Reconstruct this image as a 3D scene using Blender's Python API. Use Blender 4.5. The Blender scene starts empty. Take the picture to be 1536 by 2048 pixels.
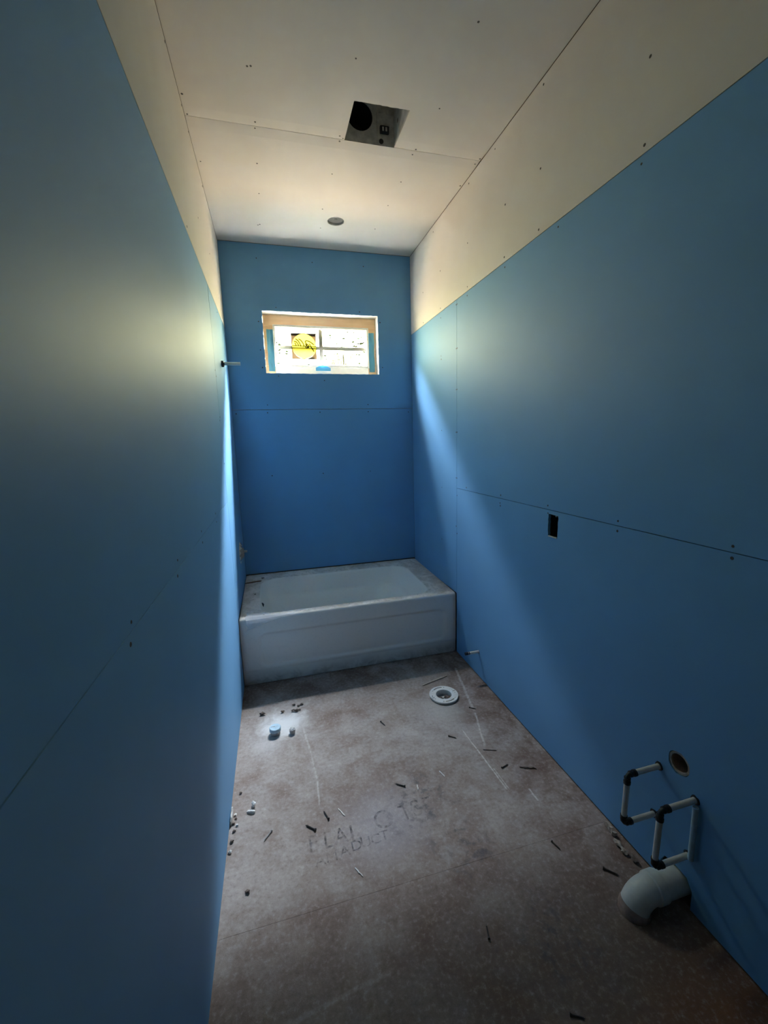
import bpy, bmesh, math, random
from mathutils import Vector, Matrix, noise
random.seed(7)
SC = bpy.context.scene
COL = SC.collection
PI = math.pi
W, H = 1.497, 3.054            # room width, ceiling height (m); back wall at y = 0, left wall at x = 0
YB = -4.25                     # wall behind the photographer
TY = -0.905                    # front of the bathtub
JY = -0.9155                   # vertical joint beside the tub

# ------------------------------------------------------------------ camera
cd = bpy.data.cameras.new('camera'); cam = bpy.data.objects.new('camera', cd); COL.objects.link(cam)
Rw = Matrix(((0.96543428, -0.25908183, -0.02851749),
             (-0.07038953, -0.15381208, -0.98558975),
             (0.25096206, 0.95352947, -0.1667321)))       # world -> (right, down, forward)
r, d, f = Rw[0], Rw[1], Rw[2]
M = Matrix(((r.x, -d.x, -f.x, 0.2731), (r.y, -d.y, -f.y, -3.5723), (r.z, -d.z, -f.z, 1.5543), (0, 0, 0, 1)))
cam.matrix_world = M
cd.sensor_fit = 'VERTICAL'; cd.sensor_height = 24.0; cd.lens = 24.0 * 837.24 / 2048
cd.clip_start = 0.02; cd.clip_end = 200
SC.camera = cam

# ------------------------------------------------------------------ world: sunlit woods at the horizon, pale blue sky above them, bright ground below
wd = bpy.data.worlds.new('world'); SC.world = wd; wd.use_nodes = True
nt = wd.node_tree; nt.nodes.clear()
tc = nt.nodes.new('ShaderNodeTexCoord'); sp = nt.nodes.new('ShaderNodeSeparateXYZ')
mr = nt.nodes.new('ShaderNodeMapRange'); mr.inputs[1].default_value = -1; mr.inputs[2].default_value = 1
cr = nt.nodes.new('ShaderNodeValToRGB')
bg = nt.nodes.new('ShaderNodeBackground'); wo = nt.nodes.new('ShaderNodeOutputWorld')
nt.links.new(tc.outputs['Generated'], sp.inputs[0]); nt.links.new(sp.outputs[2], mr.inputs[0])
nt.links.new(mr.outputs[0], cr.inputs[0]); nt.links.new(cr.outputs[0], bg.inputs[0]); nt.links.new(bg.outputs[0], wo.inputs[0])
el = cr.color_ramp.elements
def stop(z, c):
    e = el.new(z * .5 + .5); e.color = (*c, 1)
el[0].position = 0; el[0].color = (.47, .365, .24, 1)
el[1].position = 1; el[1].color = (.27, .31, .25, 1)
stop(-.60, (.47, .365, .24)); stop(-.28, (.34, .28, .175)); stop(-.05, (.50, .45, .24)); stop(.16, (.62, .58, .33)); stop(.36, (.38, .38, .24)); stop(.56, (.27, .31, .25)); stop(.70, (.27, .31, .25))
# glow of the hazy sky round the sun, which stands off to the right above the trees
dp = nt.nodes.new('ShaderNodeVectorMath'); dp.operation = 'DOT_PRODUCT'
SAZ, SEL = math.radians(48), math.radians(52)
dp.inputs[1].default_value = (math.sin(SAZ) * math.cos(SEL), math.cos(SAZ) * math.cos(SEL), math.sin(SEL))
def wm(op, a, b, c=None):
    x = nt.nodes.new('ShaderNodeMath'); x.operation = op
    for i_, v in enumerate((a, b, c)):
        if v is None: continue
        if isinstance(v, (int, float)): x.inputs[i_].default_value = v
        else: nt.links.new(v, x.inputs[i_])
    return x.outputs[0]
nt.links.new(tc.outputs['Generated'], dp.inputs[0])
# long row of trees parallel to the house: open sky where the view rises above its top edge
mz = nt.nodes.new('ShaderNodeMapRange'); mz.interpolation_type = 'SMOOTHSTEP'; mz.inputs[1].default_value = .82; mz.inputs[2].default_value = .98
nt.links.new(wm('DIVIDE', sp.outputs[2], wm('MAXIMUM', sp.outputs[1], .05)), mz.inputs[0])
sk = nt.nodes.new('ShaderNodeMix'); sk.data_type = 'RGBA'; sk.inputs[7].default_value = (1.42, 1.57, 1.80, 1)
nt.links.new(mz.outputs[0], sk.inputs[0]); nt.links.new(cr.outputs[0], sk.inputs[6]); nt.links.new(sk.outputs[2], bg.inputs[0])
glow = wm('MULTIPLY', wm('POWER', wm('MAXIMUM', dp.outputs['Value'], 0.0), 16.0), mz.outputs[0])
nt.links.new(wm('MULTIPLY_ADD', glow, 44.0, 7.0), bg.inputs[1])

# portal: tells the renderer where daylight enters, gives off no light of its own
pl = bpy.data.lights.new('window_portal', 'AREA'); pl.shape = 'RECTANGLE'; pl.size = .80; pl.size_y = .36
pl.cycles.is_portal = True
po = bpy.data.objects.new('window_portal', pl); COL.objects.link(po)
po.location = (.749, .135, 2.337); po.rotation_euler = (-PI / 2, 0, 0)

# ------------------------------------------------------------------ exposure
SC.view_settings.view_transform = 'Standard'; SC.view_settings.look = 'None'
SC.view_settings.gamma = 1.0; SC.view_settings.use_curve_mapping = False
SC.view_settings.exposure = 4.25
SC.cycles.diffuse_bounces = 5; SC.cycles.max_bounces = 8; SC.cycles.transparent_max_bounces = 16
SC.cycles.adaptive_threshold = .05
SC.cycles.caustics_refractive = False; SC.cycles.caustics_reflective = False

# ------------------------------------------------------------------ materials
class N:
    """tiny helper around a node tree"""
    def __init__(s, name):
        s.m = bpy.data.materials.new(name); s.m.use_nodes = True
        s.t = s.m.node_tree; s.b = s.t.nodes['Principled BSDF']; s.out = s.t.nodes['Material Output']
        s._p = None
    def n(s, typ, **k):
        x = s.t.nodes.new('ShaderNode' + typ)
        for a, v in k.items(): setattr(x, a, v)
        return x
    def l(s, a, b): s.t.links.new(a, b)
    def pos(s):
        if s._p is None: s._p = s.n('NewGeometry').outputs['Position']
        return s._p
    def noise(s, scale, detail=4, rough=.55, vec=None, dist=0):
        x = s.n('TexNoise'); x.inputs['Scale'].default_value = scale; x.inputs['Detail'].default_value = detail
        x.inputs['Roughness'].default_value = rough; x.inputs['Distortion'].default_value = dist
        s.l(vec or s.pos(), x.inputs['Vector']); return x.outputs[0]
    def math(s, op, a, b=None, c=None, clamp=False):
        x = s.n('Math', operation=op, use_clamp=clamp)
        for i, v in enumerate((a, b, c)):
            if v is None: continue
            if isinstance(v, (int, float)): x.inputs[i].default_value = v
            else: s.l(v, x.inputs[i])
        return x.outputs[0]
    def ramp(s, fac, stops):
        x = s.n('ValToRGB'); e = x.color_ramp.elements
        e[0].position, e[0].color = stops[0][0], (*stops[0][1], 1)
        e[1].position, e[1].color = stops[-1][0], (*stops[-1][1], 1)
        for p, c in stops[1:-1]: q = e.new(p); q.color = (*c, 1)
        s.l(fac, x.inputs[0]); return x.outputs[0]
    def rng(s, v, a, b, c=0.0, d=1.0):
        x = s.n('MapRange'); x.clamp = True; x.interpolation_type = 'SMOOTHSTEP'
        for i, q in enumerate((a, b, c, d)): x.inputs[i + 1].default_value = q
        s.l(v, x.inputs[0]); return x.outputs[0]
    def mix(s, f, a, b, mode='MIX'):
        x = s.n('Mix', data_type='RGBA', blend_type=mode)
        for i, v in ((0, f), (6, a), (7, b)):
            if isinstance(v, (int, float)): x.inputs[i].default_value = v
            elif isinstance(v, tuple): x.inputs[i].default_value = (*v, 1)
            else: s.l(v, x.inputs[i])
        return x.outputs[2]
    def bump(s, h, strength=.3, dist=.002):
        x = s.n('Bump'); x.inputs['Strength'].default_value = strength; x.inputs['Distance'].default_value = dist
        s.l(h, x.inputs['Height']); s.l(x.outputs[0], s.b.inputs['Normal'])
    def done(s, col, rough=.6, metal=0, spec=.5):
        if isinstance(col, tuple): s.b.inputs['Base Color'].default_value = (*col, 1)
        else: s.l(col, s.b.inputs['Base Color'])
        if isinstance(rough, (int, float)): s.b.inputs['Roughness'].default_value = rough
        else: s.l(rough, s.b.inputs['Roughness'])
        s.b.inputs['Metallic'].default_value = metal; s.b.inputs['Specular IOR Level'].default_value = spec
        return s.m

def simple(name, c, rough=.6, metal=0, var=.12, scale=25, spec=.5):
    k = N(name); nz = k.noise(scale)
    lo = tuple(x * (1 - var) for x in c); hi = tuple(min(1, x * (1 + var)) for x in c)
    return k.done(k.ramp(nz, [(.3, lo), (.7, hi)]), rough, metal, spec)

def blue_board():
    k = N('blue_drywall_paper')
    a = k.noise(2.2, 3)
    c = k.ramp(a, [(.3, (.140, .335, .560)), (.7, (.155, .360, .590))])
    return k.done(c, .60, 0, .40)
def white_board():
    k = N('white_drywall_paper')
    a = k.noise(3, 4)
    c = k.ramp(a, [(.3, (.66, .61, .545)), (.7, (.70, .655, .59))])
    return k.done(c, .65, 0, .3)

def floor_mat():
    k = N('dusty_subfloor')
    P = k.pos(); sx = k.n('SeparateXYZ'); k.l(P, sx.inputs[0]); X, Y = sx.outputs[0], sx.outputs[1]
    big = k.noise(1.5, 5, .6, dist=.6); mid = k.noise(7, 6, .65, dist=.5); fine = k.noise(60, 5, .7); grit = k.noise(420, 2)
    c = k.ramp(k.math('ADD', k.math('MULTIPLY', big, .55), k.math('MULTIPLY', mid, .45)),
               [(.30, (.155, .095, .070)), (.44, (.265, .205, .175)), (.55, (.365, .315, .285)), (.70, (.475, .425, .405))])
    # less dust, browner wood along the right wall; by the tub, its shadow painted in
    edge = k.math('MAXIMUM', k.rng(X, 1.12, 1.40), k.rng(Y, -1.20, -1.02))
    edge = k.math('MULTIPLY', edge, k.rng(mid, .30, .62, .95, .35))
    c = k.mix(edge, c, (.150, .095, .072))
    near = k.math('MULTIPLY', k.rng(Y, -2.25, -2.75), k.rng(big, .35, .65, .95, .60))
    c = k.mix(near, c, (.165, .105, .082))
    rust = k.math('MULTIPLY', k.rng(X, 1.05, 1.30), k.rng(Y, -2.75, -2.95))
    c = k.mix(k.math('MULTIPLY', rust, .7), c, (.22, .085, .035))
    # mottling and grit
    c = k.mix(k.rng(fine, .48, .80, 0, .40), c, (.62, .58, .56))
    c = k.mix(k.rng(fine, .50, .25, 0, .45), c, (.10, .075, .062))
    c = k.mix(k.rng(grit, .60, .85, 0, .4), c, (.60, .56, .52))
    # white drywall dust round the two capped pipes
    def disc(cx, cy, r0, r1):
        dx = k.math('SUBTRACT', X, cx); dy = k.math('SUBTRACT', Y, cy)
        q = k.math('SQRT', k.math('ADD', k.math('MULTIPLY', dx, dx), k.math('MULTIPLY', dy, dy)))
        q = k.math('ADD', q, k.math('MULTIPLY', k.math('SUBTRACT', mid, .5), .32))
        return k.rng(q, r1, r0)
    dust = k.math('MAXIMUM', disc(.24, -1.36, .03, .17), k.math('MULTIPLY', disc(.14, -1.50, .0, .12), .35))
    c = k.mix(k.math('MULTIPLY', dust, .85), c, (.80, .79, .77))
    c = k.mix(k.math('MULTIPLY', disc(1.12, -1.50, .02, .16), .45), c, (.55, .54, .49))
    c = k.mix(k.math('MULTIPLY', disc(.62, -2.12, .02, .26), .35), c, (.52, .51, .56))
    # chalk-like scrapes
    def seg(ax, ay, bx, by, w, a):
        L2 = (bx - ax) ** 2 + (by - ay) ** 2; L = math.sqrt(L2)
        t = k.math('ADD', k.math('MULTIPLY', k.math('SUBTRACT', X, ax), (bx - ax) / L2),
                   k.math('MULTIPLY', k.math('SUBTRACT', Y, ay), (by - ay) / L2))
        inside = k.math('MULTIPLY', k.rng(t, -.02, .04), k.rng(t, 1.02, .9))
        n_ = k.math('ADD', k.math('MULTIPLY', k.math('SUBTRACT', X, ax), -(by - ay) / L),
                    k.math('MULTIPLY', k.math('SUBTRACT', Y, ay), (bx - ax) / L))
        n_ = k.math('ABSOLUTE', k.math('ADD', n_, k.math('MULTIPLY', k.math('SUBTRACT', mid, .5), .012)))
        return k.math('MULTIPLY', k.math('MULTIPLY', k.rng(n_, w, w * .2), inside), k.rng(fine, .3, .6, .25 * a, a))
    s = None
    for args in [(1.396, -1.108, 1.302, -1.588, .012, .38), (1.302, -1.588, 1.222, -1.855, .008, .45), (1.17, -1.70, 1.190, -2.134, .0055, .70),
                 (1.193, -1.985, 1.20, -2.12, .005, .5), (1.284, -2.14, 1.287, -2.21, .006, .6), (.337, -1.40, .36, -1.61, .008, .28),
                 (.36, -1.61, .376, -1.82, .006, .25), (.376, -1.82, .368, -1.96, .006, .35), (.16, -2.64, .52, -2.60, .010, .15)]:
        q = seg(*args); s = q if s is None else k.math('MAXIMUM', s, q)
    c = k.mix(s, c, (.74, .70, .66))
    # dark smudges of worn printing and boot marks
    sm = k.math('MULTIPLY', k.math('MAXIMUM', disc(.80, -2.06, .03, .22), k.math('MAXIMUM', disc(1.02, -2.66, .02, .2), disc(.88, -2.30, .02, .16))), k.rng(k.noise(24, 4, .65), .52, .34))
    c = k.mix(k.math('MULTIPLY', sm, .65), c, (.085, .085, .10))
    k.bump(k.math('ADD', k.math('MULTIPLY', fine, 1.0), k.math('MULTIPLY', grit, .5)), .25, .004)
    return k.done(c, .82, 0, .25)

def tub_mat():
    k = N('white_enamel_dusty')
    g = k.n('NewGeometry'); sx = k.n('SeparateXYZ'); k.l(g.outputs['Normal'], sx.inputs[0])
    sp_ = k.n('SeparateXYZ'); k.l(g.outputs['Position'], sp_.inputs[0])
    a = k.noise(9, 6, .65, dist=.8); b = k.noise(60, 4, .7)
    up = k.rng(sx.outputs[2], .80, .98)
    up = k.math('MULTIPLY', up, k.rng(sp_.outputs[2], .40, .445))
    m1 = k.math('MULTIPLY', up, k.rng(a, .36, .62, .25, .95))
    c = k.mix(m1, (.93, .86, .775), (.60, .53, .45))
    c = k.mix(k.math('MULTIPLY', k.math('MULTIPLY', up, k.rng(b, .56, .70)), .6), c, (.10, .075, .055))
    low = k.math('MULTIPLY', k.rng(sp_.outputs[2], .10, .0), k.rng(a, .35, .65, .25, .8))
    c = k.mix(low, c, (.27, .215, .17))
    c = k.mix(k.rng(b, .5, .8, 0, .15), c, (.42, .36, .30))
    return k.done(c, k.math('ADD', .30, k.math('MULTIPLY', m1, .5)), 0, .5)

def mix_transparent(name, color, alpha_fn, rough=.8):
    k = N(name); k.done(color, rough)
    tr = k.n('BsdfTransparent'); mx = k.n('MixShader')
    al = alpha_fn(k)
    if isinstance(al, (int, float)): mx.inputs[0].default_value = al
    else: k.l(al, mx.inputs[0])
    k.l(tr.outputs[0], mx.inputs[1]); k.l(k.b.outputs[0], mx.inputs[2]); k.l(mx.outputs[0], k.out.inputs[0])
    return k.m
def film_mat(name, tint, gloss=.06, rough=.05, body=None, body_fac=0.0):
    """clear or tinted sheet: light passes straight through, a little is mirrored, some may be scattered"""
    k = N(name); t = k.t; t.nodes.remove(k.b)
    tr = k.n('BsdfTransparent'); tr.inputs[0].default_value = (*tint, 1)
    gl = k.n('BsdfGlossy'); gl.inputs['Roughness'].default_value = rough
    lw = k.n('LayerWeight'); fr = k.math('MULTIPLY_ADD', k.math('POWER', lw.outputs['Facing'], 5), .45, .03)
    mx = k.n('MixShader'); k.l(fr, mx.inputs[0]); k.l(tr.outputs[0], mx.inputs[1]); k.l(gl.outputs[0], mx.inputs[2])
    o = mx.outputs[0]
    if body:
        df = k.n('BsdfDiffuse'); tl = k.n('BsdfTranslucent')
        df.inputs[0].default_value = (*body, 1); tl.inputs[0].default_value = (*body, 1)
        ad = k.n('MixShader'); ad.inputs[0].default_value = .5; k.l(df.outputs[0], ad.inputs[1]); k.l(tl.outputs[0], ad.inputs[2])
        m2 = k.n('MixShader'); m2.inputs[0].default_value = body_fac; k.l(o, m2.inputs[1]); k.l(ad.outputs[0], m2.inputs[2]); o = m2.outputs[0]
    k.l(o, k.out.inputs[0]); return k.m
def wood_mat(name, c0, c1):
    k = N(name)
    mp = k.n('Mapping'); mp.inputs['Scale'].default_value = (3, 60, 60); k.l(k.pos(), mp.inputs[0])
    nz = k.noise(1.5, 5, .6, vec=mp.outputs[0], dist=.4)
    return k.done(k.ramp(nz, [(.3, c0), (.7, c1)]), .7)

MT = dict(
    blue=blue_board(), white=white_board(), floor=floor_mat(), tub=tub_mat(),
    gyp=simple('gypsum_core', (.74, .70, .64), .85, var=.08), frame=simple('wall_framing', (.17, .12, .08), .85),
    screw=simple('screw_dark', (.035, .03, .028), .5), steel=simple('galvanised_steel', (.55, .54, .50), .5, .25, .25, 30),
    black=simple('black_plastic', (.012, .014, .02), .45), pex=simple('white_tubing', (.70, .66, .62), .4),
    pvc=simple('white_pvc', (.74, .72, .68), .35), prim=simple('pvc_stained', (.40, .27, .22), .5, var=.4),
    vinyl=simple('white_vinyl', (.85, .83, .76), .4, var=.04), buck=wood_mat('pine_buck', (.80, .51, .27), (.88, .62, .37)),
    bluecap=simple('pale_blue_cap', (.42, .58, .68), .5, var=.2), greycap=simple('grey_cap', (.36, .34, .33), .5, var=.25),
    chip=simple('plaster_chip', (.72, .70, .67), .85), mud=simple('dirt_clump', (.16, .12, .10), .9),
    stick=wood_mat('splinter_wood', (.40, .31, .24), (.52, .42, .34)), brown=wood_mat('brown_shim', (.13, .06, .03), (.20, .10, .05)),
    tan=simple('rough_plaster', (.36, .30, .25), .85, var=.35, scale=90), grille=simple('grille_bar', (.22, .21, .185), .5),
    soffit=simple('soffit_board', (.35, .32, .28), .8), yard=simple('shaded_yard', (.09, .075, .05), .95, var=.4, scale=3),
    bark=simple('bark', (.0015, .0013, .001), .9, spec=0), leaf=simple('leaf_green', (.0034, .0050, .0016), .7, var=.5, scale=4, spec=0),
    glass=film_mat('window_glass', (.96, .97, .95)), wrap=film_mat('plastic_wrap', (.9, .9, .9), .2, .12, (.92, .92, .94), .6),
    tape=film_mat('blue_flashing_film', (.02, .10, .16), .1, .3, (.22, .60, .86), .8),
    sy=film_mat('sticker_yellow', (.29, .27, .075), .05, .4, (.90, .86, .22), .25),
    sb=film_mat('sticker_brown', (.050, .038, .026), .05, .4, (.35, .28, .20), .25),
    sd=film_mat('sticker_dark', (.014, .011, .008), .05, .4, (.10, .08, .06), .3),
    si=film_mat('sticker_ink', (.010, .008, .002), .05, .4, (.05, .04, .01), .4),
    sw=film_mat('rating_label_film', (.20, .20, .165), .05, .4, (.8, .8, .7), .1),
    sg=film_mat('rating_label_ink', (.03, .03, .02), .05, .4, (.2, .2, .16), .3),
    ink=mix_transparent('worn_ink', (.05, .05, .065), lambda k: k.math('MULTIPLY', k.rng(k.noise(45, 4, .7), .30, .70), k.rng(k.noise(14, 3), .36, .60, .12, .62))),
    boxgrey=simple('box_grey', (.17, .155, .145), .6),
    paper=simple('torn_paper', (.62, .60, .55), .85),
)

# ------------------------------------------------------------------ mesh helpers
def mesh(name, bm, mat, parent=None, smooth=False):
    me = bpy.data.meshes.new(name); bmesh.ops.recalc_face_normals(bm, faces=bm.faces[:]); bm.to_mesh(me); bm.free()
    for m in (mat if isinstance(mat, (list, tuple)) else [mat]): me.materials.append(MT[m] if isinstance(m, str) else m)
    if smooth:
        for p in me.polygons: p.use_smooth = True
        if smooth != 2:
            me.set_sharp_from_angle(angle=math.radians(40))
    o = bpy.data.objects.new(name, me); COL.objects.link(o)
    if parent: o.parent = parent
    return o
def tag(o, label=None, cat=None, group=None, kind=None):
    for k_, v in (('label', label), ('category', cat), ('group', group), ('kind', kind)):
        if v: o[k_] = v
    return o
def empty(name, loc, label=None, cat=None, group=None, kind=None):
    o = bpy.data.objects.new(name, None); COL.objects.link(o); o.location = loc; o.empty_display_size = .05
    return tag(o, label, cat, group, kind)
def adopt(o, parent):
    """parent keeping the world position of a mesh built in world coordinates"""
    o.parent = parent
    o.matrix_parent_inverse = Matrix.Translation(-parent.location)
    return o
def box(bm, x0, x1, y0, y1, z0, z1, mi=0):
    v = [bm.verts.new((x, y, z)) for x in (x0, x1) for y in (y0, y1) for z in (z0, z1)]
    for q in ((0, 1, 3, 2), (4, 6, 7, 5), (0, 4, 5, 1), (2, 3, 7, 6), (0, 2, 6, 4), (1, 5, 7, 3)):
        fc = bm.faces.new([v[i] for i in q]); fc.material_index = mi
    return v
def bbox_bm(*a, bevel=0, **k):
    bm = bmesh.new(); box(bm, *a, **k)
    if bevel: bmesh.ops.bevel(bm, geom=bm.edges[:], offset=bevel, segments=2, affect='EDGES')
    return bm
AX = {'x': lambda u, v, w: (w, u, v), 'y': lambda u, v, w: (u, w, v), 'z': lambda u, v, w: (u, v, w)}
def rect(u0, u1, v0, v1): return [(u0, v0), (u1, v0), (u1, v1), (u0, v1)]
def circ(cu, cv, r, n=24, rv=None, jit=0):
    rv = rv or r
    return [(cu + r * math.cos(2 * PI * i / n) * (1 + random.uniform(-jit, jit)), cv + rv * math.sin(2 * PI * i / n) * (1 + random.uniform(-jit, jit))) for i in range(n)]
def rough_rect(u0, u1, v0, v1, step=.012, amp=.0015, out=.5):
    pts = []; c = rect(u0, u1, v0, v1)
    for i in range(4):
        a, b = c[i], c[(i + 1) % 4]; L = math.dist(a, b); n = max(2, int(L / step))
        nx, ny = (b[1] - a[1]) / L, -(b[0] - a[0]) / L
        for j in range(n):
            t = j / n; e = 0 if j == 0 else random.uniform(-amp * (1 - out), amp * out * 2)
            pts.append((a[0] + (b[0] - a[0]) * t + nx * e, a[1] + (b[1] - a[1]) * t + ny * e))
    return pts
def plate(axis, outer, holes, w0, w1, side_mi=0, cuts=None):
    """flat board: outline and cut-outs in the plane across `axis`, from w0 (face) to w1 (back)"""
    f_ = AX[axis]; bm = bmesh.new(); edges = []
    for loop in [outer] + list(holes):
        vs = [bm.verts.new(f_(u, v, w0)) for u, v in loop]
        edges += [bm.edges.new((vs[i], vs[(i + 1) % len(vs)])) for i in range(len(vs))]
    bmesh.ops.triangle_fill(bm, use_beauty=True, use_dissolve=False, edges=edges)
    if cuts:
        for co, no in cuts:
            bmesh.ops.bisect_plane(bm, geom=bm.verts[:] + bm.edges[:] + bm.faces[:], plane_co=co, plane_no=no)
    fs = bm.faces[:]
    ex = bmesh.ops.extrude_face_region(bm, geom=fs)
    nv = [g for g in ex['geom'] if isinstance(g, bmesh.types.BMVert)]
    i = 'xyz'.index(axis)
    for v in nv: v.co[i] += w1 - w0
    # keep front faces
    bmesh.ops.recalc_face_normals(bm, faces=bm.faces[:])
    for fc in bm.faces:
        fc.normal_update()
        if abs(fc.normal[i]) < .5: fc.material_index = side_mi
    return bm
def sweep(bm, path, r, n=16, cap=True, mi=0):
    """tube along a list of points; r a number or one per point"""
    rs = r if isinstance(r, (list, tuple)) else [r] * len(path)
    P = [Vector(p) for p in path]; rings = []
    up = None
    for i, p in enumerate(P):
        t = (P[min(i + 1, len(P) - 1)] - P[max(i - 1, 0)]).normalized()
        if up is None:
            up = Vector((0, 0, 1)) if abs(t.z) < .9 else Vector((1, 0, 0))
        a = (up - t * up.dot(t)).normalized(); b = t.cross(a); up = a
        rings.append([bm.verts.new(p + (a * math.cos(2 * PI * j / n) + b * math.sin(2 * PI * j / n)) * rs[i]) for j in range(n)])
    for i in range(len(rings) - 1):
        for j in range(n):
            fc = bm.faces.new((rings[i][j], rings[i][(j + 1) % n], rings[i + 1][(j + 1) % n], rings[i + 1][j])); fc.material_index = mi
    if cap:
        for q in (rings[0], rings[-1]):
            fc = bm.faces.new(q); fc.material_index = mi
    return bm
def tube(path, r, n=16, cap=True): return sweep(bmesh.new(), path, r, n, cap)
def hollow(path_a, path_b, r0, r1, n=24):
    """straight pipe wall between two points, inner radius r0, outer r1"""
    a, b = Vector(path_a), Vector(path_b); t = (b - a).normalized()
    u = Vector((0, 0, 1)) if abs(t.z) < .9 else Vector((1, 0, 0)); u = (u - t * u.dot(t)).normalized(); v = t.cross(u)
    bm = bmesh.new(); R_ = []
    for p, q in ((a, r1), (b, r1), (b, r0), (a, r0)):
        R_.append([bm.verts.new(p + (u * math.cos(2 * PI * j / n) + v * math.sin(2 * PI * j / n)) * q) for j in range(n)])
    for i in range(4):
        for j in range(n):
            bm.faces.new((R_[i][j], R_[i][(j + 1) % n], R_[(i + 1) % 4][(j + 1) % n], R_[(i + 1) % 4][j]))
    return bm
def arc(c, a, b, r, a0, a1, n=8):
    c, a, b = Vector(c), Vector(a), Vector(b)
    return [c + a * r * math.cos(a0 + (a1 - a0) * i / n) + b * r * math.sin(a0 + (a1 - a0) * i / n) for i in range(n + 1)]

# screw heads: one shared mesh, a dark recessed cross head in a dimple
def screw_mesh():
    bm = bmesh.new()
    ring = lambda r, z: [bm.verts.new((r * math.cos(2 * PI * j / 10), r * math.sin(2 * PI * j / 10), z)) for j in range(10)]
    a, b = ring(.0062, .0), ring(.0050, .0009); c = ring(.0022, .0003)
    for p, q in ((a, b), (b, c)):
        for j in range(10): bm.faces.new((p[j], p[(j + 1) % 10], q[(j + 1) % 10], q[j]))
    bm.faces.new(c); bm.faces.new(a[::-1])
    me = bpy.data.meshes.new('screw_head'); bm.to_mesh(me); bm.free(); me.materials.append(MT['screw']); return me
SCREW = screw_mesh()
def screws(panel, axis, sgn, w, pts):
    rot = {'x': (0, sgn * PI / 2, 0), 'y': (-sgn * PI / 2, 0, 0), 'z': (0 if sgn > 0 else PI, 0, 0)}[axis]
    for u, v in pts:
        o = bpy.data.objects.new('screw_head', SCREW); COL.objects.link(o); o.parent = panel
        up_ = .0035 * max(0, 1 - abs(v - CJ) / .0645) if axis == 'z' else 0
        o.location = AX[axis](u, v, w + up_); o.rotation_euler = rot
        s = random.uniform(.6, .85); o.scale = (s, s, 1)

# ------------------------------------------------------------------ floor
T = .0127
SEAM = -2.372
fl = tag(mesh('floor', bbox_bm(-.10, W + .10, YB - .1, .02, -.10, -.0205), 'frame'), 'dusty wooden subfloor with white scrapes and worn dark printing', None, None, 'structure')
FH = [circ(.19, -1.428, .026, 20), circ(1.193, -1.39, .052, 28), circ(1.330, -2.665, .050, 24), circ(.280, -1.452, .012, 14)]
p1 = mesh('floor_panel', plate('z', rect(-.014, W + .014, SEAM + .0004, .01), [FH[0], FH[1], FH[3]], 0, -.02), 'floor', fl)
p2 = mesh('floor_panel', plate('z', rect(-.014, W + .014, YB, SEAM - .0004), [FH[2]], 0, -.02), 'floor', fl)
def letters(items, parent):
    for ch, x, y, h, wx in items:
        cu = bpy.data.curves.new('lettering', 'FONT'); cu.body = ch; cu.size = 1; cu.extrude = 0
        t_ = bpy.data.objects.new('lettering_tmp', cu); COL.objects.link(t_)
        dg = bpy.context.evaluated_depsgraph_get(); me = bpy.data.meshes.new_from_object(t_.evaluated_get(dg))
        bpy.data.objects.remove(t_); me.materials.clear(); me.materials.append(MT['ink'])
        o = bpy.data.objects.new('printed_letter', me); COL.objects.link(o); o.parent = parent
        o.location = (x, y, .0006); o.scale = (wx, h / .7, 1); o.rotation_euler = (0, 0, .02)
letters([('F', .305, -2.165, .075, .085), ('L', .365, -2.165, .075, .085), ('A', .41, -2.16, .07, .08), ('L', .470, -2.165, .075, .09), ('O', .575, -2.145, .085, .11),
         ('T', .69, -2.135, .075, .09), ('S', .745, -2.13, .08, .10), ('E', .80, -2.12, .07, .09),
         ('A', .325, -2.225, .042, .062), ('M', .365, -2.222, .042, .062), ('A', .42, -2.215, .042, .062), ('D', .465, -2.205, .042, .062), ('U', .505, -2.202, .042, .062),
         ('C', .545, -2.20, .042, .062), ('T', .585, -2.195, .042, .062)], fl)

# ------------------------------------------------------------------ walls
def screw_grid(ys, zs, j=.008): return [(y + random.uniform(-j, j), z + random.uniform(-j, j)) for y in ys for z in zs]
STUD = [-1.065, -1.495, -1.912, -2.323, -2.727, -3.14, -3.55]
# right wall -------------------------------------------------------
PIPES_R = [(-2.570, .416), (-2.568, .224), (-2.701, .402), (-2.698, .193)]
back_holes_r = [rect(-2.005, -1.905, 1.085, 1.215), circ(-2.637, .481, .05, 20)] + [circ(y, z, .022, 12) for y, z in PIPES_R] + [circ(-1.255, .176, .02, 12), rect(-2.74, -2.59, -.02, .12)]
wr = tag(mesh('wall_right', plate('x', rect(YB - .1, .02, -.03, H + .02), back_holes_r, W + T + .001, W + .11), 'frame'), 'right wall of blue drywall sheets below a white strip', None, None, 'structure')
def panel(axis, outer, holes, w0, w1, mat, parent, label=None):
    o = mesh('drywall_panel', plate(axis, outer, holes, w0, w1, 0 if axis == 'x' else 1), [mat, 'gyp'], parent)
    if label: o['label'] = label
    return o
pa = panel('x', rect(JY + .0015, -.001, .4605, 2.4385), [], W, W + T, 'blue', wr)
screws(pa, 'x', -1, W, [(-.651, 2.143), (-.655, 2.12), (-.655, 1.62), (-.65, 2.40), (-.655, 1.2), (-.65, .8)] + [(JY + .008, z) for z in (2.41, 2.14, 1.88, 1.60, 1.29, .95)])
lower_out = rect(YB, JY - .0015, .008, 1.2186)
lower_holes = [rough_rect(-1.988, -1.920, 1.097, 1.200, .012, .0025), circ(-2.637, .481, .038, 22, .040, .05)] + [circ(y, z, .0155, 14, jit=.12) for y, z in PIPES_R] + [circ(-1.255, .176, .012, 12)]
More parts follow.
